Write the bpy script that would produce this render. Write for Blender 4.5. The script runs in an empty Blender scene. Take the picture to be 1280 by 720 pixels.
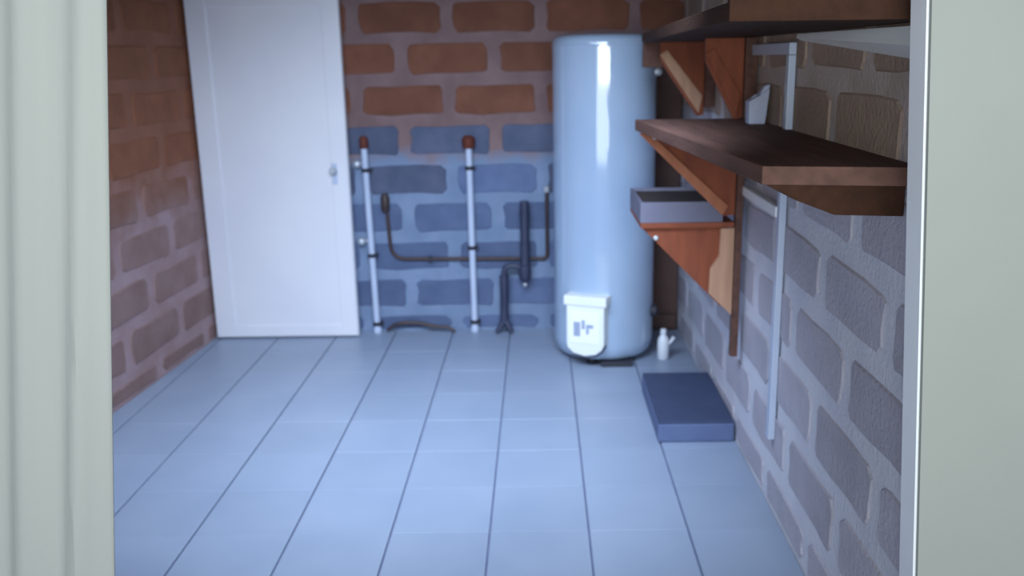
import bpy, bmesh, math, random
from mathutils import Matrix, Vector

# ------------------------------------------------------------------ camera, world, light, exposure
S = bpy.context.scene
COL = S.collection
R = math.radians
cam_d = bpy.data.cameras.new('camera')
cam = bpy.data.objects.new('camera', cam_d)
COL.objects.link(cam)
cam_d.sensor_width = 36.0
cam_d.lens = 1150 / 1280 * 36.0
cam_d.shift_x = -36 / 1280
cam_d.clip_start = 0.05
cam.matrix_world = (Matrix.Translation((0, 0, 1.55)) @ Matrix.Rotation(R(90 - 14.06), 4, 'X')
                    @ Matrix.Rotation(R(-0.75), 4, 'Z'))
cam_d.dof.use_dof = True
cam_d.dof.focus_distance = 1.9
cam_d.dof.aperture_fstop = 2.8
S.camera = cam

W = bpy.data.worlds.new('world')
S.world = W
W.use_nodes = True
W.node_tree.nodes['Background'].inputs[0].default_value = (0.62, 0.72, 0.95, 1)
W.node_tree.nodes['Background'].inputs[1].default_value = 0.30


def area(name, loc, target, sx, sy, power, color, spread=180):
    l = bpy.data.lights.new(name, 'AREA')
    l.shape = 'RECTANGLE'
    l.size, l.size_y = sx, sy
    l.energy = power
    l.color = color
    l.spread = R(spread)
    o = bpy.data.objects.new(name, l)
    COL.objects.link(o)
    o.location = loc
    o.rotation_euler = (Vector(target) - Vector(loc)).to_track_quat('-Z', 'Y').to_euler()
    return o


# daylight from the open side behind the camera: a low wide opening
area('daylight_opening', (-0.5, -2.2, 1.0), (-0.2, 4.0, -0.4), 3.4, 1.5, 48, (0.86, 0.95, 1.0), 150)
area('highlight_strip', (0.30, -0.45, 1.545), (0.30, 4.5, 1.545), 2.8, 0.46, 38, (0.92, 1.0, 0.97), 150)  # unseen strip added to draw the highlight on the heater

# unseen cool fill added overhead, with no fixture, shining down
area('ceiling_fill', (-0.5, 2.45, 2.25), (-0.55, 4.2, 0.0), 1.8, 0.8, 66, (0.62, 0.77, 1.0), 104)

vs = S.view_settings
vs.view_transform = 'Standard'
vs.look = 'None'
vs.exposure = 0.0
vs.gamma = 1.0
vs.use_curve_mapping = False


# ------------------------------------------------------------------ helpers
def srgb(r, g, b):
    def c(v):
        v /= 255
        return v / 12.92 if v <= 0.04045 else ((v + 0.055) / 1.055) ** 2.4
    return (c(r), c(g), c(b), 1)


def mat(name, a, b=None, scale=6.0, rough=0.6, bump=0.0, bscale=None, metal=0.0, coat=0.0, stretch=None,
        rnd=0.0, zmix=None, spec=0.5):
    """colour a-b by noise; rnd: brightness spread per object; zmix=(c, d, z0, z1): other colours above a height"""
    m = bpy.data.materials.new(name)
    m.use_nodes = True
    nt = m.node_tree
    n, L = nt.nodes, nt.links
    p = n['Principled BSDF']
    p.inputs['Roughness'].default_value = rough
    p.inputs['Metallic'].default_value = metal
    p.inputs['Coat Weight'].default_value = coat
    p.inputs['Coat Roughness'].default_value = 0.07
    p.inputs['Specular IOR Level'].default_value = spec
    tc = n.new('ShaderNodeTexCoord')
    geo = n.new('ShaderNodeNewGeometry')
    mp = n.new('ShaderNodeMapping')
    L.new(geo.outputs['Position'], mp.inputs['Vector'])
    if stretch:
        mp.inputs['Scale'].default_value = stretch
    nz = n.new('ShaderNodeTexNoise')
    nz.inputs['Scale'].default_value = scale
    nz.inputs['Detail'].default_value = 4
    L.new(mp.outputs[0], nz.inputs['Vector'])

    def ramp(c0, c1):
        r = n.new('ShaderNodeValToRGB')
        r.color_ramp.elements[0].position = 0.34
        r.color_ramp.elements[1].position = 0.66
        r.color_ramp.elements[0].color = c0
        r.color_ramp.elements[1].color = c1
        L.new(nz.outputs['Fac'], r.inputs['Fac'])
        return r.outputs['Color']
    out = ramp(a, b or a)
    if zmix:
        o2 = ramp(zmix[0], zmix[1])
        sx = n.new('ShaderNodeSeparateXYZ')
        L.new(geo.outputs['Position'], sx.inputs[0])
        ad = n.new('ShaderNodeMath')
        ad.operation = 'MULTIPLY_ADD'
        L.new(nz.outputs['Fac'], ad.inputs[0])
        ad.inputs[1].default_value = 0.25
        L.new(sx.outputs['Z'], ad.inputs[2])
        mr = n.new('ShaderNodeMapRange')
        mr.inputs['From Min'].default_value = zmix[2] + 0.125
        mr.inputs['From Max'].default_value = zmix[3] + 0.125
        L.new(ad.outputs[0], mr.inputs['Value'])
        mx = n.new('ShaderNodeMix')
        mx.data_type = 'RGBA'
        L.new(mr.outputs[0], mx.inputs['Factor'])
        L.new(out, mx.inputs['A'])
        L.new(o2, mx.inputs['B'])
        out = mx.outputs['Result']
    if rnd:
        oi = n.new('ShaderNodeObjectInfo')
        mr = n.new('ShaderNodeMapRange')
        mr.inputs['To Min'].default_value = 1 - rnd
        mr.inputs['To Max'].default_value = 1 + rnd
        L.new(oi.outputs['Random'], mr.inputs['Value'])
        hs = n.new('ShaderNodeHueSaturation')
        L.new(mr.outputs[0], hs.inputs['Value'])
        L.new(out, hs.inputs['Color'])
        out = hs.outputs['Color']
    L.new(out, p.inputs['Base Color'])
    if bump:
        nb = n.new('ShaderNodeTexNoise')
        nb.inputs['Scale'].default_value = bscale or scale * 5
        nb.inputs['Detail'].default_value = 5
        L.new(mp.outputs[0], nb.inputs['Vector'])
        bp = n.new('ShaderNodeBump')
        bp.inputs['Strength'].default_value = bump
        bp.inputs['Distance'].default_value = 0.01
        L.new(nb.outputs['Fac'], bp.inputs['Height'])
        L.new(bp.outputs[0], p.inputs['Normal'])
    return m


def link(o, parent=None):
    COL.objects.link(o)
    if parent:
        o.parent = parent
    return o


def obj(name, bm, m, parent=None, smooth=False, bevel=0.0, seg=2):
    if bevel:
        bmesh.ops.bevel(bm, geom=bm.edges[:], offset=bevel, segments=seg, affect='EDGES', profile=0.6)
    bmesh.ops.recalc_face_normals(bm, faces=bm.faces[:])
    me = bpy.data.meshes.new(name)
    bm.to_mesh(me)
    bm.free()
    me.materials.append(m)
    if smooth:
        me.polygons.foreach_set('use_smooth', [True] * len(me.polygons))
        me.set_sharp_from_angle(angle=R(40))
    return link(bpy.data.objects.new(name, me), parent)


def tag(o, label, cat, group=None, kind=None):
    o['label'] = label
    if cat:
        o['category'] = cat
    if group:
        o['group'] = group
    if kind:
        o['kind'] = kind
    return o


def thing(name, label, cat, loc=(0, 0, 0), group=None, kind=None):
    o = bpy.data.objects.new(name, None)
    o.empty_display_size = 0.1
    o.location = loc
    COL.objects.link(o)
    return tag(o, label, cat, group, kind)


def box(x0, x1, y0, y1, z0, z1, bm=None):
    bm = bm or bmesh.new()
    v = [bm.verts.new((x, y, z)) for x in (x0, x1) for y in (y0, y1) for z in (z0, z1)]
    for f in ((0, 1, 3, 2), (4, 6, 7, 5), (0, 4, 5, 1), (2, 3, 7, 6), (0, 2, 6, 4), (1, 5, 7, 3)):
        bm.faces.new([v[i] for i in f])
    return bm


def prism_xz(pts, y0, y1, bm=None):
    """polygon in the X-Z plane, extruded along Y"""
    bm = bm or bmesh.new()
    a = [bm.verts.new((x, y0, z)) for x, z in pts]
    b = [bm.verts.new((x, y1, z)) for x, z in pts]
    bm.faces.new(a)
    bm.faces.new(b[::-1])
    for i in range(len(pts)):
        j = (i + 1) % len(pts)
        bm.faces.new((a[i], b[i], b[j], a[j]))
    return bm


def prism_xy(pts, z0, z1, bm=None):
    bm = bm or bmesh.new()
    a = [bm.verts.new((x, y, z0)) for x, y in pts]
    b = [bm.verts.new((x, y, z1)) for x, y in pts]
    bm.faces.new(a[::-1])
    bm.faces.new(b)
    for i in range(len(pts)):
        j = (i + 1) % len(pts)
        bm.faces.new((a[j], b[j], b[i], a[i]))
    return bm


def lathe(prof, seg=32, cx=0, cy=0, bm=None, axis='Z', origin=None):
    """profile [(r, h)] turned about an axis"""
    bm = bm or bmesh.new()
    o = Vector(origin or (cx, cy, 0))
    rings = []
    for r, h in prof:
        ring = []
        for i in range(seg):
            a = 2 * math.pi * i / seg
            c, s = r * math.cos(a), r * math.sin(a)
            q = {'Z': (c, s, h), 'Y': (c, h, s), 'X': (h, c, s)}[axis]
            ring.append(bm.verts.new(o + Vector(q)))
        rings.append(ring)
    for k in range(len(rings) - 1):
        for i in range(seg):
            j = (i + 1) % seg
            bm.faces.new((rings[k][i], rings[k][j], rings[k + 1][j], rings[k + 1][i]))
    bm.faces.new(rings[0][::-1])
    bm.faces.new(rings[-1])
    return bm


def tube(pts, r, seg=12, bm=None):
    bm = bm or bmesh.new()
    pts = [Vector(p) for p in pts]
    rings = []
    up = Vector((0, 1, 0))
    for i, p in enumerate(pts):
        t = (pts[min(i + 1, len(pts) - 1)] - pts[max(i - 1, 0)]).normalized()
        u = up if abs(t.dot(up)) < 0.95 else Vector((1, 0, 0))
        a = t.cross(u).normalized()
        b = t.cross(a).normalized()
        rr = r[i] if isinstance(r, (list, tuple)) else r
        rings.append([bm.verts.new(p + a * rr * math.cos(2 * math.pi * k / seg) + b * rr * math.sin(2 * math.pi * k / seg))
                      for k in range(seg)])
    for k in range(len(rings) - 1):
        for i in range(seg):
            j = (i + 1) % seg
            bm.faces.new((rings[k][i], rings[k][j], rings[k + 1][j], rings[k + 1][i]))
    bm.faces.new(rings[0][::-1])
    bm.faces.new(rings[-1])
    return bm


def bend(p0, corner, p1, rad, n=6):
    """points rounding a corner between p0 and p1"""
    p0, c, p1 = Vector(p0), Vector(corner), Vector(p1)
    a = c + (p0 - c).normalized() * rad
    b = c + (p1 - c).normalized() * rad
    return [(1 - t) ** 2 * a + 2 * t * (1 - t) * c + t * t * b for t in [i / n for i in range(n + 1)]]


# ------------------------------------------------------------------ materials
M = {}
M['tile'] = mat('pale_blue_floor_tile', srgb(144, 157, 178), srgb(151, 163, 183), 3.0, 0.42, 0.02, 30, rnd=0.03)
M['grout'] = mat('floor_grout', srgb(112, 120, 150), srgb(126, 132, 160), 12, 0.9)
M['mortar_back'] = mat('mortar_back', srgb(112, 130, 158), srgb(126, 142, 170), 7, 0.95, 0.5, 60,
                       zmix=(srgb(118, 94, 94), srgb(132, 108, 108), 0.98, 1.10))  # upper tones carry a warm reflection painted into the mortar
M['mortar_left'] = mat('mortar_left', srgb(172, 144, 146), srgb(158, 128, 126), 6, 0.95, 0.5, 60,
                       zmix=(srgb(154, 102, 80), srgb(142, 92, 70), 0.75, 1.05))  # brown reflection cast put into the upper mortar colour
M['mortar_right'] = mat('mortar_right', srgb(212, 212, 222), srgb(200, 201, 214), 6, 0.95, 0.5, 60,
                        zmix=(srgb(170, 156, 150), srgb(188, 174, 174), 1.2, 1.36))  # browner upper mortar includes the same reflected cast
M['block_grey'] = mat('block_blue_grey', srgb(84, 98, 130), srgb(94, 108, 140), 9, 0.95, 0.6, 70, rnd=0.16)
M['block_dark'] = mat('block_dark_grey', srgb(78, 86, 110), srgb(92, 98, 122), 9, 0.95, 0.6, 70, rnd=0.1)
M['block_brown_cast'] = mat('block_brown_cast', srgb(128, 82, 64), srgb(112, 70, 54), 7, 0.95, 0.6, 70, rnd=0.12)  # upper blocks tinted by a warm reflection, held in the colour
M['block_leftwall'] = mat('block_left_brown_cast', srgb(150, 122, 116), srgb(138, 108, 102), 7, 0.95, 0.5, 70, rnd=0.08,
                          zmix=(srgb(150, 94, 66), srgb(132, 82, 56), 0.75, 1.05))  # warm reflection cast painted in, stronger above
M['block_taupe'] = mat('block_taupe', srgb(172, 168, 180), srgb(182, 178, 190), 7, 0.95, 0.6, 70, rnd=0.08)
M['block_umber_cast'] = mat('block_umber_cast', srgb(158, 138, 124), srgb(146, 126, 116), 7, 0.95, 0.6, 70, rnd=0.1)  # upper right blocks, reflected brown cast included in the colour
M['band_cream'] = mat('cream_band_wall', srgb(158, 161, 154), srgb(154, 157, 150), 2.5, 0.85, 0.05, 60)
M['ceiling'] = mat('dark_ceiling_boards', srgb(70, 50, 40), srgb(58, 42, 34), 3, 0.9)
M['trim'] = mat('white_painted_trim', srgb(244, 246, 248), srgb(238, 241, 245), 4, 0.5)
M['left_band'] = mat('cream_band_folds', srgb(176, 177, 170), srgb(169, 172, 166), 3, 0.8, 0.05, 200, stretch=(1, 1, 0.2))  # colour of the added left border band
M['door'] = mat('white_door_paint', srgb(230, 229, 234), srgb(222, 221, 230), 2, 0.35, 0.01, 20)
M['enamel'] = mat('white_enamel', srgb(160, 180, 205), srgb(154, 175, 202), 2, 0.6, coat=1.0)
M['enamel'].node_tree.nodes['Principled BSDF'].inputs['Coat IOR'].default_value = 1.9
M['cover'] = mat('ivory_plastic', srgb(232, 234, 232), srgb(226, 230, 230), 5, 0.4)
M['label'] = mat('white_label', srgb(238, 240, 240), None, 5, 0.5)
M['ink'] = mat('grey_ink', srgb(150, 160, 185), None, 5, 0.6)
M['dark'] = mat('dark_rubber', srgb(36, 36, 48), srgb(46, 44, 56), 8, 0.6)
M['pvc'] = mat('white_pipe_plastic', srgb(190, 200, 222), srgb(180, 192, 216), 6, 0.4)
M['rust'] = mat('red_brown_cap', srgb(104, 44, 26), srgb(86, 38, 26), 30, 0.7)
M['copper'] = mat('tarnished_copper', srgb(62, 50, 52), srgb(76, 56, 50), 12, 0.5, metal=0.2)
M['drain'] = mat('dark_grey_drain_plastic', srgb(46, 52, 76), srgb(56, 60, 84), 8, 0.5)
M['steel'] = mat('light_steel', srgb(200, 205, 212), None, 6, 0.35, metal=0.4)
M['wood_dark'] = mat('dark_brown_wood', srgb(104, 74, 65), srgb(86, 62, 55), 5, 0.8, 0.2, 30, stretch=(6, 0.6, 6), spec=0.2)
M['wood_orange'] = mat('orange_brown_wood', srgb(138, 70, 42), srgb(120, 58, 35), 5, 0.75, 0.15, 30, stretch=(5, 5, 0.8))
M['wood_tan'] = mat('pale_tan_wood', srgb(188, 146, 118), srgb(170, 128, 102), 5, 0.75, 0.15, 30, stretch=(6, 6, 0.7))
M['wood_mid'] = mat('tawny_wood', srgb(170, 104, 72), srgb(152, 90, 62), 5, 0.75, 0.15, 30, stretch=(5, 5, 0.8))
M['wood_upper'] = mat('umber_wood', srgb(66, 40, 27), srgb(54, 33, 23), 5, 0.8, 0.15, 30, stretch=(6, 0.6, 6), spec=0.2)
M['tray'] = mat('grey_tray_plastic', srgb(108, 107, 126), srgb(98, 97, 116), 6, 0.6)
M['tray_in'] = mat('dark_tray_inside', srgb(60, 48, 46), srgb(52, 42, 42), 6, 0.8)
M['slab_top'] = mat('dark_slate_cover', srgb(54, 64, 94), srgb(60, 70, 100), 10, 0.8, 0.2, 80)
M['slab'] = mat('grey_blue_slab', srgb(86, 100, 138), srgb(92, 106, 142), 10, 0.85, 0.2, 80)
M['shade_panel'] = mat('corner_shade_brown', srgb(104, 82, 76), srgb(92, 73, 70), 4, 0.9, 0.1, 30, spec=0.2)  # shade of the back corner put into this brown
M['bottle'] = mat('white_bottle_plastic', srgb(226, 230, 238), None, 5, 0.4)
M['bag'] = mat('whitish_plastic_bag', srgb(176, 182, 206), srgb(160, 166, 194), 14, 0.6, 0.2, 30)

# ------------------------------------------------------------------ the setting
XR, YB = 0.80, 5.20                     # right wall, back wall


def xl(y):                              # the left wall runs a little out of square
    return -1.88 - (5.2 - y) * 0.066


CEIL = 2.35
floor = tag(obj('floor', box(-2.6, 2.2, -2.4, 5.3, -0.12, -0.010), M['grout']),
            'floor of pale blue-white square tiles with dark joints', None, kind='structure')
tile_cache = {}
xs = [-0.182 + 0.334 * k for k in range(-6, 4)]
ys = [1.82 + 0.331 * k for k in range(0, 11)]
gx, gy = 0.0036, 0.0004
for i in range(len(xs) - 1):
    for y0 in ys:
        y1 = min(y0 + 0.331, YB - 0.004)
        x0, x1 = xs[i] + gx, min(xs[i + 1] - gx, XR - 0.003)
        if x1 - x0 < 0.03 or y1 - y0 < 0.03:
            continue
        la, lb = xl(y0) + 0.004, xl(y1) + 0.004
        if x1 < la + 0.03:
            continue
        pts = [(max(x0, la), y0 + gy), (x1, y0 + gy), (x1, y1 - gy), (max(x0, lb), y1 - gy)]
        ox, oy = x1, y0
        key = tuple((round(px - ox, 3), round(py - oy, 3)) for px, py in pts)
        if key in tile_cache:
            o = link(bpy.data.objects.new('tile', tile_cache[key]), floor)
        else:
            bm = bmesh.new()
            b0 = [bm.verts.new((px, py, -0.0098)) for px, py in key]
            c0 = [sum(p[k] for p in key) / 4 for k in (0, 1)]
            t0 = [bm.verts.new((px + (c0[0] - px) * 0.006, py + (c0[1] - py) * 0.006, 0)) for px, py in key]
            t1 = [bm.verts.new((px, py, -0.0012)) for px, py in key]
            bm.faces.new(t0)
            for a in range(4):
                b = (a + 1) % 4
                bm.faces.new((t1[a], t1[b], t0[b], t0[a]))
                bm.faces.new((b0[a], b0[b], t1[b], t1[a]))
            o = obj('tile', bm, M['tile'], floor)
            tile_cache[key] = o.data
        o.location = (ox, oy, random.Random(i * 91 + round(y0 * 100)).uniform(-0.0008, 0.0004))

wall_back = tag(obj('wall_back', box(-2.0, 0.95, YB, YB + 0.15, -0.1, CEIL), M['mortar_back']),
                'back wall of blue-grey blocks with a brown reflection cast painted above', None, kind='structure')
wall_right = tag(obj('wall_right', box(XR, XR + 0.15, 1.79, YB, -0.1, CEIL), M['mortar_right']),
                 'right wall of taupe blocks with wide pale mortar', None, kind='structure')
wall_left = tag(obj('wall_left', prism_xy([(xl(YB), YB), (xl(1.79), 1.79), (xl(1.79) - 0.15, 1.79), (xl(YB) - 0.15, YB)], -0.1, CEIL),
                    M['mortar_left']), 'left wall of blocks with a painted brown reflection cast beside the white door', None, kind='structure')
tag(obj('ceiling', box(-2.4, 1.0, 1.7, 5.35, CEIL, CEIL + 0.1), M['ceiling']), 'dark boarded ceiling', None, kind='structure')

block_cache = {}


def block_mesh(w, h, seed, m):
    key = (round(w, 2), round(h, 2), seed, m.name)
    if key in block_cache:
        return block_cache[key]
    rg = random.Random(seed * 77 + round(w * 100))
    bm = bmesh.new()
    c = 0.022
    base = [(-w / 2, -h / 2 + c), (-w / 2 + c, -h / 2), (-w / 6, -h / 2), (w / 6, -h / 2), (w / 2 - c, -h / 2), (w / 2, -h / 2 + c), (w / 2, 0),
            (w / 2, h / 2 - c), (w / 2 - c, h / 2), (w / 6, h / 2), (-w / 6, h / 2), (-w / 2 + c, h / 2), (-w / 2, h / 2 - c), (-w / 2, 0)]
    n = len(base)
    out, inn = [], []
    for x, z in base:
        x += rg.uniform(-.010, .006) * (1 if x > 0 else -1)
        z += rg.uniform(-.010, .006) * (1 if z > 0 else -1)
        out.append(bm.verts.new((x, 0.004, z)))
        inn.append(bm.verts.new((x * (1 - 0.009 / w * 2), -0.0055 + rg.uniform(-.001, .001), z * (1 - 0.009 / h * 2))))
    for k in range(n):
        j = (k + 1) % n
        bm.faces.new((out[k], out[j], inn[j], inn[k]))
    bm.faces.new(inn)
    bmesh.ops.recalc_face_normals(bm, faces=bm.faces[:])
    me = bpy.data.meshes.new('block')
    bm.to_mesh(me)
    bm.free()
    me.materials.append(m)
    block_cache[key] = me
    return me


def lay_blocks(wall, length, z0, first, to_world, rotz, pick, keep=lambda a, b, z: True, module=0.51, course=0.22,
               jx=0.055, jz=0.052):
    k = 0
    z = z0
    while z < CEIL - 0.02:
        zb, zt = max(z, 0), min(z + course, CEIL)
        off = first + (module / 2 if k % 2 else 0)
        s = off - math.ceil((off + 0.001) / module) * module
        while s < length:
            a, b = max(s, -jx / 2), min(s + module, length + jx / 2)
            if b - a > 0.14 and zt - zb > 0.07 and keep(a, b, (zb + zt) / 2):
                w = b - a - jx
                zlo = zb + (jz / 2 if zb > 0 else 0.012)
                m = pick((a + b) / 2, (zb + zt) / 2)
                o = bpy.data.objects.new('block', block_mesh(w, zt - jz / 2 - zlo, (k * 3 + round(s * 7)) % 4, m))
                link(o, wall)
                x, y = to_world((a + b) / 2)
                o.location = (x, y, (zlo + zt - jz / 2) / 2)
                o.rotation_euler = (0, 0, rotz)
            s += module
        z += course
        k += 1


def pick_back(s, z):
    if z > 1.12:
        return M['block_brown_cast']
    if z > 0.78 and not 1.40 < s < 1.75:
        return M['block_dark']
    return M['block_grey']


# back wall: s runs from X = -1.88 to 0.80
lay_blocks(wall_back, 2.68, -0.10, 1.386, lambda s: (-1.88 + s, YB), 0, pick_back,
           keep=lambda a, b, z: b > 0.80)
# right wall: s runs from the back corner towards the camera
lay_blocks(wall_right, YB - 1.80, -0.06, 0.12, lambda s: (XR, YB - s), R(-90),
           lambda s, z: M['block_umber_cast'] if z > 1.24 else M['block_taupe'])
ang = math.atan2(xl(1.79) - xl(YB), 1.79 - YB)
ll = math.hypot(xl(1.79) - xl(YB), YB - 1.79)
ux, uy = (xl(1.79) - xl(YB)) / ll, (1.79 - YB) / ll
lay_blocks(wall_left, ll, -0.10, 0.22, lambda s: (xl(YB) + ux * s, YB + uy * s), math.atan2(-uy, -ux) ,
           lambda s, z: M['block_leftwall'], module=0.56)

# pale side bands added as a front wall; edges tilted to suit the view


def xr_edge(z):
    return 0.700 + (1.64 - z) * 0.0675


FW0, FW1 = 1.70, 1.78
bm = prism_xz([(xr_edge(0), -0.1), (2.1, -0.1), (2.1, 2.75), (xr_edge(2.1), 2.75), (xr_edge(2.1), 2.1)], FW0, FW1)
tag(obj('band_wall', bm, M['band_cream']), 'added cream border band at right, shaped as a wall', None, kind='structure')  # border band added in the form of a wall
bm = prism_xz([(-2.6, -0.1), (-1.02, -0.1), (-0.86, 2.1), (xr_edge(2.1) - 0.001, 2.1), (xr_edge(2.1) - 0.001, 2.75), (-2.6, 2.75)], FW0, FW1)
tag(obj('band_wall', bm, M['band_cream']), 'added cream wall behind the left band and above the opening', None, kind='structure')
bm = prism_xz([(xr_edge(0) - 0.012, 0), (xr_edge(0), 0), (xr_edge(2.1), 2.1), (xr_edge(2.1) - 0.004, 2.1)], FW0 + 0.012, FW1 + 0.004)
tag(obj('band_trim', bm, M['trim']), 'added white strip on the edge of the right border band', None, kind='structure')

# ------------------------------------------------------------------ door in the back wall
DX0, DX1, DY = -1.868, -1.052, 5.08
door = thing('door_1', 'white panelled door with raised border in back left corner', None, (DX0, DY, 0), kind='structure')
door_off = Vector((-DX0, -DY, 0))


def dpart(name, bm, m, parent=None, **k):
    bmesh.ops.translate(bm, verts=bm.verts[:], vec=door_off)
    return obj(name, bm, m, parent or door, **k)


DH = 2.04
dpart('door_frame', box(DX0 + 0.02, DX1 - 0.02, DY + 0.05, YB - 0.002, 0.0, DH + 0.03), M['door'])
dpart('door_leaf', box(DX0, DX1, DY + 0.006, DY + 0.048, 0.006, DH), M['door'], bevel=0.005)
dpart('stile', box(DX0 + 0.004, DX0 + 0.115, DY - 0.006, DY + 0.012, 0.012, DH - 0.004), M['door'], bevel=0.005)
dpart('stile', box(DX1 - 0.095, DX1 - 0.004, DY - 0.006, DY + 0.012, 0.012, DH - 0.004), M['door'], bevel=0.005)
dpart('rail', box(DX0 + 0.112, DX1 - 0.092, DY - 0.005, DY + 0.012, 0.012, 0.078), M['door'], bevel=0.005)
dpart('rail', box(DX0 + 0.112, DX1 - 0.092, DY - 0.005, DY + 0.012, 1.83, DH - 0.004), M['door'], bevel=0.005)
dpart('panel', box(DX0 + 0.112, DX1 - 0.092, DY + 0.001, DY + 0.012, 0.078, 1.83), M['door'])
hp = dpart('escutcheon', box(-1.142, -1.112, DY - 0.012, DY - 0.004, 0.885, 1.0), M['pvc'], bevel=0.003)
dpart('knob', lathe([(0.008, 0), (0.008, -0.02), (0.017, -0.026), (0.02, -0.038), (0.014, -0.048)], 16, axis='Y', origin=(-1.127, DY - 0.01, 0.965)),
      M['steel'], hp, smooth=True)

# ------------------------------------------------------------------ water heater
HX, HY, HR = 0.334, 4.755, 0.262
wh = thing('water_heater', 'tall white cylindrical water heater standing before the back wall', 'water heater', (HX, HY, 0))
prof = [(0.20, 0.028), (0.235, 0.034), (0.252, 0.055), (HR, 0.10), (HR, 0.112), (HR, 0.5), (HR, 1.1), (HR, 1.60), (HR, 1.612), (HR - 0.004, 1.632), (HR - 0.018, 1.648), (HR - 0.05, 1.656), (0.10, 1.664), (0.02, 1.666)]
obj('tank', lathe(prof, 72), M['enamel'], wh, smooth=True)
obj('seam_ring', lathe([(HR + 0.0005, 1.604), (HR + 0.0022, 1.606), (HR + 0.0022, 1.610), (HR + 0.0005, 1.612)], 72), M['enamel'], wh, smooth=True)
for a in (-112, -62, 20, 130):
    x, y = 0.19 * math.cos(R(a)), 0.19 * math.sin(R(a))
    obj('foot', lathe([(0.03, 0.0005), (0.034, 0.006), (0.026, 0.012), (0.022, 0.034)], 14, x, y), M['dark'], wh, smooth=True)
obj('base_plate', box(-0.03, 0.135, -0.262, -0.15, 0.0006, 0.026), M['dark'], wh, bevel=0.004)
# electrical cover low on the front
ca = R(-22)
rot = Matrix.Rotation(ca, 4, 'Z')
cv = obj('electrical_cover', prism_xz([(-0.095, 0.345), (0.105, 0.345), (0.105, 0.135), (0.09, 0.105), (0.06, 0.082), (0.0, 0.07), (-0.06, 0.082), (-0.09, 0.11), (-0.095, 0.135)], -0.315, -0.235),
         M['cover'], wh, bevel=0.006)
cap = obj('cover_cap', box(-0.108, 0.118, -0.322, -0.235, 0.335, 0.385), M['cover'], cv, bevel=0.007)
lab = obj('label_plate', box(-0.075, 0.08, -0.3175, -0.31, 0.14, 0.305), M['label'], cv, bevel=0.001)
for x0, x1, z0, z1 in ((-0.055, -0.02, 0.175, 0.25), (-0.012, 0.005, 0.215, 0.262), (0.012, 0.026, 0.19, 0.24), (0.026, 0.05, 0.222, 0.24)):
    obj('print_mark', box(x0, x1, -0.3185, -0.317, z0, z1), M['ink'], cv)
rim = [(0.104, -0.275, 0.125), (0.09, -0.29, 0.096), (0.06, -0.3, 0.074), (0.0, -0.303, 0.062), (-0.06, -0.3, 0.074), (-0.085, -0.29, 0.095)]
obj('lower_gasket', tube(rim, 0.0045, 8), M['drain'], cv, smooth=True)
cv.rotation_euler = (0, 0, ca)
# fittings on the right flank and top
obj('drain_fitting', lathe([(0.03, 0.0), (0.034, 0.012), (0.034, 0.03), (0.02, 0.04)], 18, axis='X', origin=(0.238, -0.08, 0.25)), M['dark'], wh, smooth=True)
obj('outlet_fitting', lathe([(0.016, 0.0), (0.02, 0.01), (0.02, 0.03), (0.012, 0.04)], 14, axis='X', origin=(0.24, -0.07, 1.475)), M['steel'], wh, smooth=True)

# ------------------------------------------------------------------ pipes on the back wall


def riser(label, x, z1, tilt, clamps, cap_r):
    t = thing('wall_pipe', label, 'pipe', (x, YB - 0.035, 0), 'white riser pipes on the back wall')
    obj('tube', tube([(0, 0, 0.001), (-tilt * 0.5, 0, z1 * 0.5), (-tilt, 0, z1)], 0.0185, 14), M['pvc'], t, smooth=True)
    obj('cap', lathe([(cap_r * 0.8, z1 - 0.005), (cap_r, z1 + 0.006), (cap_r, z1 + 0.05), (cap_r * 0.6, z1 + 0.064)], 14, -tilt, 0), M['rust'], t, smooth=True)
    for z in clamps:
        xx = -tilt * z / z1
        c = obj('clamp', lathe([(0.020, z - 0.011), (0.024, z - 0.009), (0.024, z + 0.009), (0.020, z + 0.011)], 14, xx, 0), M['dark'], t, smooth=True)
        obj('clamp_screw', box(xx + 0.014, xx + 0.034, -0.008, 0.034, z - 0.007, z + 0.007), M['dark'], c)
    obj('foot_sleeve', lathe([(0.024, 0.0008), (0.025, 0.004), (0.025, 0.026), (0.0205, 0.032)], 14), M['pvc'], t, smooth=True)
    return t


p1 = riser('white riser pipe with red-brown cap nearest the white door', -0.957, 1.075, 0.018, (0.95, 0.462, 0.055), 0.024)
for z in (0.545, 0.985):
    a = obj('side_bracket', lathe([(0.013, 0.0), (0.02, -0.006), (0.024, -0.02), (0.018, -0.036), (0.008, -0.042)], 14, axis='Y', origin=(-0.062, 0.02, z)), M['steel'], p1, smooth=True)
    obj('bracket_arm', box(-0.062, -0.01, 0.012, 0.022, z - 0.008, z + 0.008), M['steel'], p1)
riser('white riser pipe with red-brown cap standing midway along back wall', -0.388, 1.07, 0.004, (0.955, 0.5, 0.06), 0.037)

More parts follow.
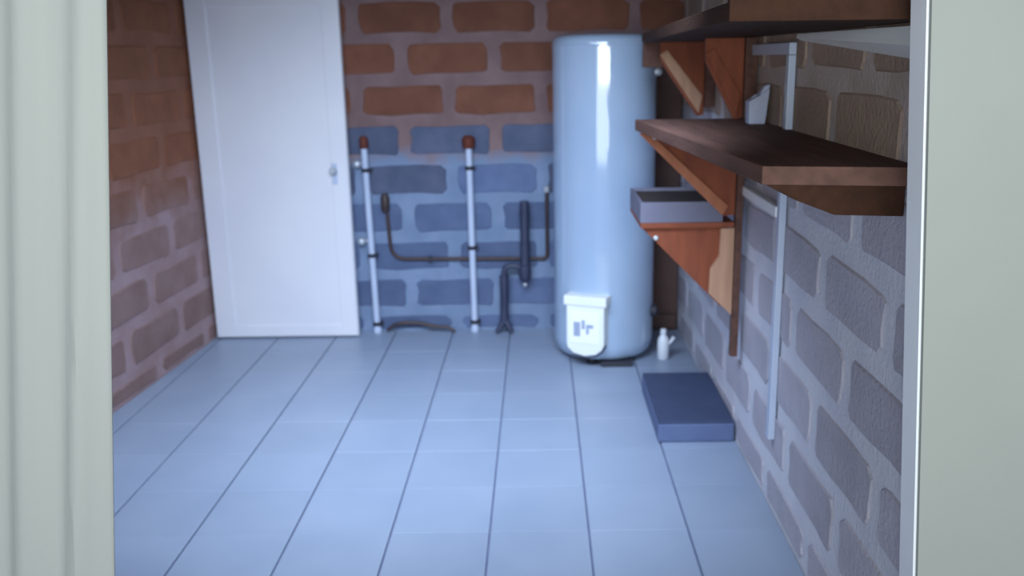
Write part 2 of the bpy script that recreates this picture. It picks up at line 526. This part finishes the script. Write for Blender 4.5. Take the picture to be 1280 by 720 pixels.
yc = YB - 0.020
cu = thing('copper_pipe', 'thin dark copper pipe bent in a U across back wall', 'pipe', (0, 0, 0))
pts = [(-0.873, yc, 0.80)] + bend((-0.873, yc, 0.8), (-0.855, yc, 0.436), (0, yc, 0.43), 0.085) \
    + bend((-0.855, yc, 0.436), (0.04, yc, 0.428), (0.04, yc, 0.8), 0.03) + [(0.04, yc, 0.83)]
obj('tube', tube(pts, 0.0105, 10), M['copper'], cu, smooth=True)
obj('valve_sleeve', tube([(-0.876, yc, 0.71), (-0.876, yc, 0.725), (-0.876, yc, 0.795), (-0.876, yc, 0.815)], [0.018, 0.025, 0.025, 0.014], 12), M['copper'], cu, smooth=True)
obj('pipe_clip', box(-0.645, -0.622, yc - 0.014, YB - 0.002, 0.418, 0.448), M['dark'], cu)
obj('end_fitting', lathe([(0.014, 0), (0.018, 0.006), (0.018, 0.03), (0.01, 0.036)], 12, axis='Z', origin=(0.04, yc, 0.81)), M['steel'], cu, smooth=True)

yd = YB - 0.085
dr = thing('drain_siphon', 'dark grey waste pipe with trap and forked foot by heater', 'pipe', (0, 0, 0))
obj('upper_pipe', tube([(-0.086, yd, 0.77), (-0.087, yd, 0.55), (-0.088, yd, 0.40)], 0.026, 14), M['drain'], dr, smooth=True)
for z in (0.70, 0.52):
    obj('collar', lathe([(0.026, z - .012), (0.03, z - .01), (0.03, z + .01), (0.026, z + .012)], 14, -0.0865, yd), M['drain'], dr, smooth=True)
tr = obj('trap_bowl', lathe([(0.028, 0.41), (0.036, 0.405), (0.036, 0.345), (0.03, 0.32), (0.016, 0.305), (0.012, 0.30)], 16, -0.089, yd), M['drain'], dr, smooth=True)
obj('trap_plug', lathe([(0.012, 0.301), (0.014, 0.294), (0.010, 0.283)], 12, -0.089, yd), M['steel'], tr, smooth=True)
obj('elbow', tube([(-0.095, yd, 0.375), (-0.13, yd, 0.40)] + bend((-0.13, yd, 0.4), (-0.208, yd, 0.405), (-0.209, yd, 0.3), 0.05) + [(-0.209, yd, 0.33)], 0.017, 12), M['drain'], dr, smooth=True)
obj('lower_pipe', tube([(-0.209, yd, 0.345), (-0.21, yd, 0.2), (-0.213, yd, 0.075)], [0.026, 0.024, 0.025], 14), M['drain'], dr, smooth=True)
obj('foot_prong', tube([(-0.214, yd, 0.09), (-0.232, yd - 0.01, 0.045), (-0.262, yd - 0.02, 0.013)], [0.02, 0.017, 0.012], 10), M['drain'], dr, smooth=True)
obj('foot_prong', tube([(-0.212, yd, 0.09), (-0.19, yd - 0.01, 0.05), (-0.17, yd - 0.02, 0.013)], [0.02, 0.018, 0.013], 10), M['drain'], dr, smooth=True)

pts = [(-0.90, 5.165, 0.012), (-0.86, 5.15, 0.05), (-0.80, 5.155, 0.062), (-0.70, 5.16, 0.056), (-0.62, 5.15, 0.038), (-0.54, 5.14, 0.034), (-0.5, 5.13, 0.011)]
tag(obj('floor_cable', tube(pts, [0.008, 0.009, 0.011, 0.012, 0.011, 0.010, 0.008], 8), M['copper'], smooth=True),
    'dark slack cable lying along the foot of back wall', 'cable')

# ------------------------------------------------------------------ dark panel for the corner shade, bottle, floor slab
bd = thing('corner_shade', 'tall dark brown panel added for the shade in corner behind heater', 'shade_panel', (0.70, 5.12, 0))  # dark panel added where the corner lies in shade
obj('panel', prism_xz([(-0.16, 0.0), (0.088, 0.0), (0.088, 1.58), (-0.16, 1.58)], 0.03, 0.06), M['shade_panel'], bd, bevel=0.003)
obj('batten', box(-0.15, 0.08, -0.002, 0.03, 0.02, 0.10), M['shade_panel'], bd, bevel=0.003)  # both battens belong to the added shade panel
obj('batten', box(-0.15, 0.08, -0.002, 0.03, 1.02, 1.10), M['shade_panel'], bd, bevel=0.003)

bt = thing('spray_bottle', 'small white bottle with side spout on floor beside heater', 'bottle', (0.640, 4.62, 0))
obj('body', lathe([(0.026, 0.0005), (0.03, 0.006), (0.03, 0.095), (0.026, 0.115), (0.014, 0.13), (0.012, 0.14)], 18), M['bottle'], bt, smooth=True)
obj('cap', lathe([(0.015, 0.137), (0.016, 0.141), (0.016, 0.158), (0.01, 0.164)], 14), M['bottle'], bt, smooth=True)
obj('spout', tube([(0.02, 0, 0.075), (0.04, 0, 0.095), (0.056, 0, 0.118)], [0.009, 0.008, 0.010], 10), M['bottle'], bt, smooth=True)

sl = thing('floor_slab', 'low slate-grey block on floor against the right wall', 'block', (0.64, 3.83, 0))
obj('body', box(-0.165, 0.150, -0.30, 0.31, 0.0006, 0.082), M['slab'], sl, bevel=0.008)
obj('top_cover', box(-0.163, 0.148, -0.298, 0.308, 0.0815, 0.092), M['slab_top'], sl, bevel=0.003)

# ------------------------------------------------------------------ shelves on the right wall
us = thing('wall_shelf', 'uppermost umber plank shelf with gusset brackets on right wall', 'shelf', (0, 0, 0), 'wooden shelves on the right wall')
obj('plank', prism_xy([(0.37, 1.85), (XR - 0.004, 1.85), (XR - 0.004, 4.34), (0.475, 4.34)], 1.612, 1.65), M['wood_upper'], us, bevel=0.003)
obj('end_cleat', box(0.478, 0.70, 4.30, 4.335, 1.50, 1.611), M['wood_dark'], us, bevel=0.002)
obj('fascia', box(0.366, XR - 0.008, 1.825, 1.848, 1.612, 1.76), M['wood_upper'], us, bevel=0.002)
for y, x0, zb in ((3.42, 0.605, 1.322), (4.22, 0.545, 1.285)):
    g = obj('gusset', prism_xz([(x0, 1.610), (0.745, 1.610), (0.745, zb + 0.005), (0.715, zb), (x0, 1.53)], y, y + 0.022), M['wood_orange'], us, bevel=0.002)
    obj('facing_strip', prism_xz([(x0 - 0.002, 1.555), (x0 + 0.03, 1.575), (0.735, zb + 0.09), (0.722, zb + 0.012)], y - 0.012, y), M['wood_tan' if y > 4 else 'wood_orange'], g, bevel=0.002)
    obj('post', box(0.748, XR - 0.008, y - 0.01, y + 0.032, 1.323, 1.610), M['wood_dark'], us, bevel=0.002)

ms = thing('wall_shelf', 'dark brown middle plank shelf jutting out in front of heater', 'shelf', (0, 0, 0), 'wooden shelves on the right wall')
obj('plank', prism_xy([(0.362, 3.50), (0.475, 1.96), (XR - 0.004, 1.90), (XR - 0.004, 3.50)], 1.28, 1.32), M['wood_dark'], ms, bevel=0.003)
g = obj('gusset', prism_xz([(0.378, 1.278), (0.742, 1.278), (0.742, 0.96), (0.70, 0.955)], 3.462, 3.484), M['wood_orange'], ms, bevel=0.002)
obj('diagonal_brace', prism_xz([(0.372, 1.272), (0.412, 1.272), (0.712, 0.998), (0.69, 0.962)], 3.44, 3.462), M['wood_mid'], g, bevel=0.002)
obj('bolt', lathe([(0.012, 0), (0.012, -0.005), (0.007, -0.01)], 12, axis='Y', origin=(0.432, 3.442, 1.262)), M['steel'], g, smooth=True)
obj('post', box(0.745, 0.772, 3.455, 3.495, 0.395, 1.279), M['wood_dark'], ms, bevel=0.002)
obj('gusset', prism_xz([(0.485, 1.279), (0.79, 1.279), (0.79, 1.205), (0.64, 1.21), (0.55, 1.245)], 1.975, 2.0), M['wood_upper'], ms, bevel=0.002)

ls = thing('wall_shelf', 'short orange-brown lowest shelf on triangular bracket under grey tray', 'shelf', (0, 0, 0), 'wooden shelves on the right wall')
obj('plank', box(0.385, 0.742, 3.46, 3.88, 0.912, 0.932), M['wood_orange'], ls, bevel=0.002)
g = obj('gusset', prism_xz([(0.392, 0.910), (0.72, 0.910), (0.72, 0.60), (0.700, 0.598)], 3.475, 3.495), M['wood_orange'], ls, bevel=0.002)
obj('bolt', lathe([(0.010, 0), (0.010, -0.004), (0.006, -0.008)], 12, axis='Y', origin=(0.445, 3.476, 0.872)), M['steel'], g, smooth=True)
obj('post', prism_xz([(0.655, 0.75), (0.69, 0.80), (0.69, 0.909), (0.742, 0.909), (0.742, 0.565), (0.652, 0.652)], 3.455, 3.474), M['wood_tan'], ls, bevel=0.002)

ty = thing('storage_tray', 'shallow grey tray with dark contents on the lowest shelf', 'tray', (0.545, 3.67, 0.933))
w_ = bmesh.new()
box(-0.162, 0.152, -0.205, -0.195, 0.0, 0.078, w_)
box(-0.162, 0.152, 0.19, 0.2, 0.0, 0.078, w_)
box(-0.162, -0.152, -0.195, 0.19, 0.0, 0.078, w_)
box(0.142, 0.152, -0.195, 0.19, 0.0, 0.078, w_)
obj('tray_wall', w_, M['tray'], ty)
obj('tray_contents', box(-0.1515, 0.1415, -0.1945, 0.1895, 0.0004, 0.066), M['tray_in'], ty, bevel=0.003)

# small pale bundle on the middle shelf
bag = thing('paper_bag', 'small whitish bag with folded top on middle shelf beside white trunking', 'bag', (0.745, 3.20, 1.3205))
obj('body', prism_xz([(-0.03, 0.0), (0.026, 0.0), (0.030, 0.05), (0.038, 0.118), (0.012, 0.104), (-0.004, 0.086), (-0.032, 0.078)], -0.03, 0.03),
    M['bag'], bag, bevel=0.005)
obj('folded_top', prism_xz([(0.004, 0.098), (0.036, 0.114), (0.040, 0.132), (0.022, 0.128)], -0.022, 0.018), M['bag'], bag, bevel=0.003)

# ------------------------------------------------------------------ white trunking on the right wall
XT = XR - 0.0075
ct = thing('cable_trunking', 'white L-shaped cable trunking running down the right wall', 'trunking', (0, 0, 0))
obj('vertical_run', box(XT - 0.022, XT, 2.905, 2.94, 1.322, 1.548), M['pvc'], ct, bevel=0.002)
obj('vertical_run', box(XT - 0.022, XT, 2.925, 2.96, 0.272, 1.278), M['pvc'], ct, bevel=0.002)
obj('horizontal_run', box(XT - 0.022, XT, 2.905, 3.41, 1.549, 1.585), M['pvc'], ct, bevel=0.002)
obj('horizontal_run', box(XT - 0.022, XT, 3.453, 4.20, 1.549, 1.58), M['pvc'], ct, bevel=0.002)
obj('branch_run', box(XT - 0.026, XT, 2.962, 3.46, 1.035, 1.07), M['trim'], ct, bevel=0.003)

bm = bmesh.new()
a = [bm.verts.new(p) for p in ((XT, 1.86, 1.603), (XT - 0.03, 1.86, 1.603), (XT - 0.042, 1.86, 1.562), (XT, 1.86, 1.528))]
b = [bm.verts.new(p) for p in ((XT, 2.86, 1.609), (XT - 0.012, 2.86, 1.609), (XT - 0.016, 2.86, 1.598), (XT, 2.86, 1.590))]
bm.faces.new(a)
bm.faces.new(b[::-1])
for i in range(4):
    j = (i + 1) % 4
    bm.faces.new((a[i], b[i], b[j], a[j]))
tag(obj('wall_batten', bm, M['trim']), 'white tapering batten under the uppermost shelf on right wall', 'batten')

# ------------------------------------------------------------------ pale border band added at the left, shaped like folded cloth


def left_band(label, z0, z1, edge, width, y, ph):
    bm = bmesh.new()
    nu, nv = 60, 24
    g = []
    for j in range(nv + 1):
        z = z0 + (z1 - z0) * j / nv
        row = []
        for i in range(nu + 1):
            u = i / nu
            x = edge(z) - u * width * (1.0 - 0.05 * (z1 - z) / (z1 - z0))
            s = u * width + 0.03 * z
            w = 0.012 * math.sin(s * 52 + ph) + 0.006 * math.sin(s * 23 + 1.7 + 0.5 * z) + 0.003 * math.sin(s * 110 + z)
            w *= min(1, u * 9 + 0.15)
            row.append(bm.verts.new((x, y + w, z)))
        g.append(row)
    for j in range(nv):
        for i in range(nu):
            bm.faces.new((g[j][i], g[j][i + 1], g[j + 1][i + 1], g[j + 1][i]))
    o = obj('left_band', bm, M['left_band'], smooth=True)
    md = o.modifiers.new('thick', 'SOLIDIFY')
    md.thickness = 0.003
    return tag(o, label, 'left_band')


left_band('added pale cream border band at left, shaped as folded cloth', 0.001, 2.2,
        lambda z: -0.745 - (1.64 - z) * 0.1135, 0.72, 1.665, 0.6)  # edge tilted so the added band runs straight in this view
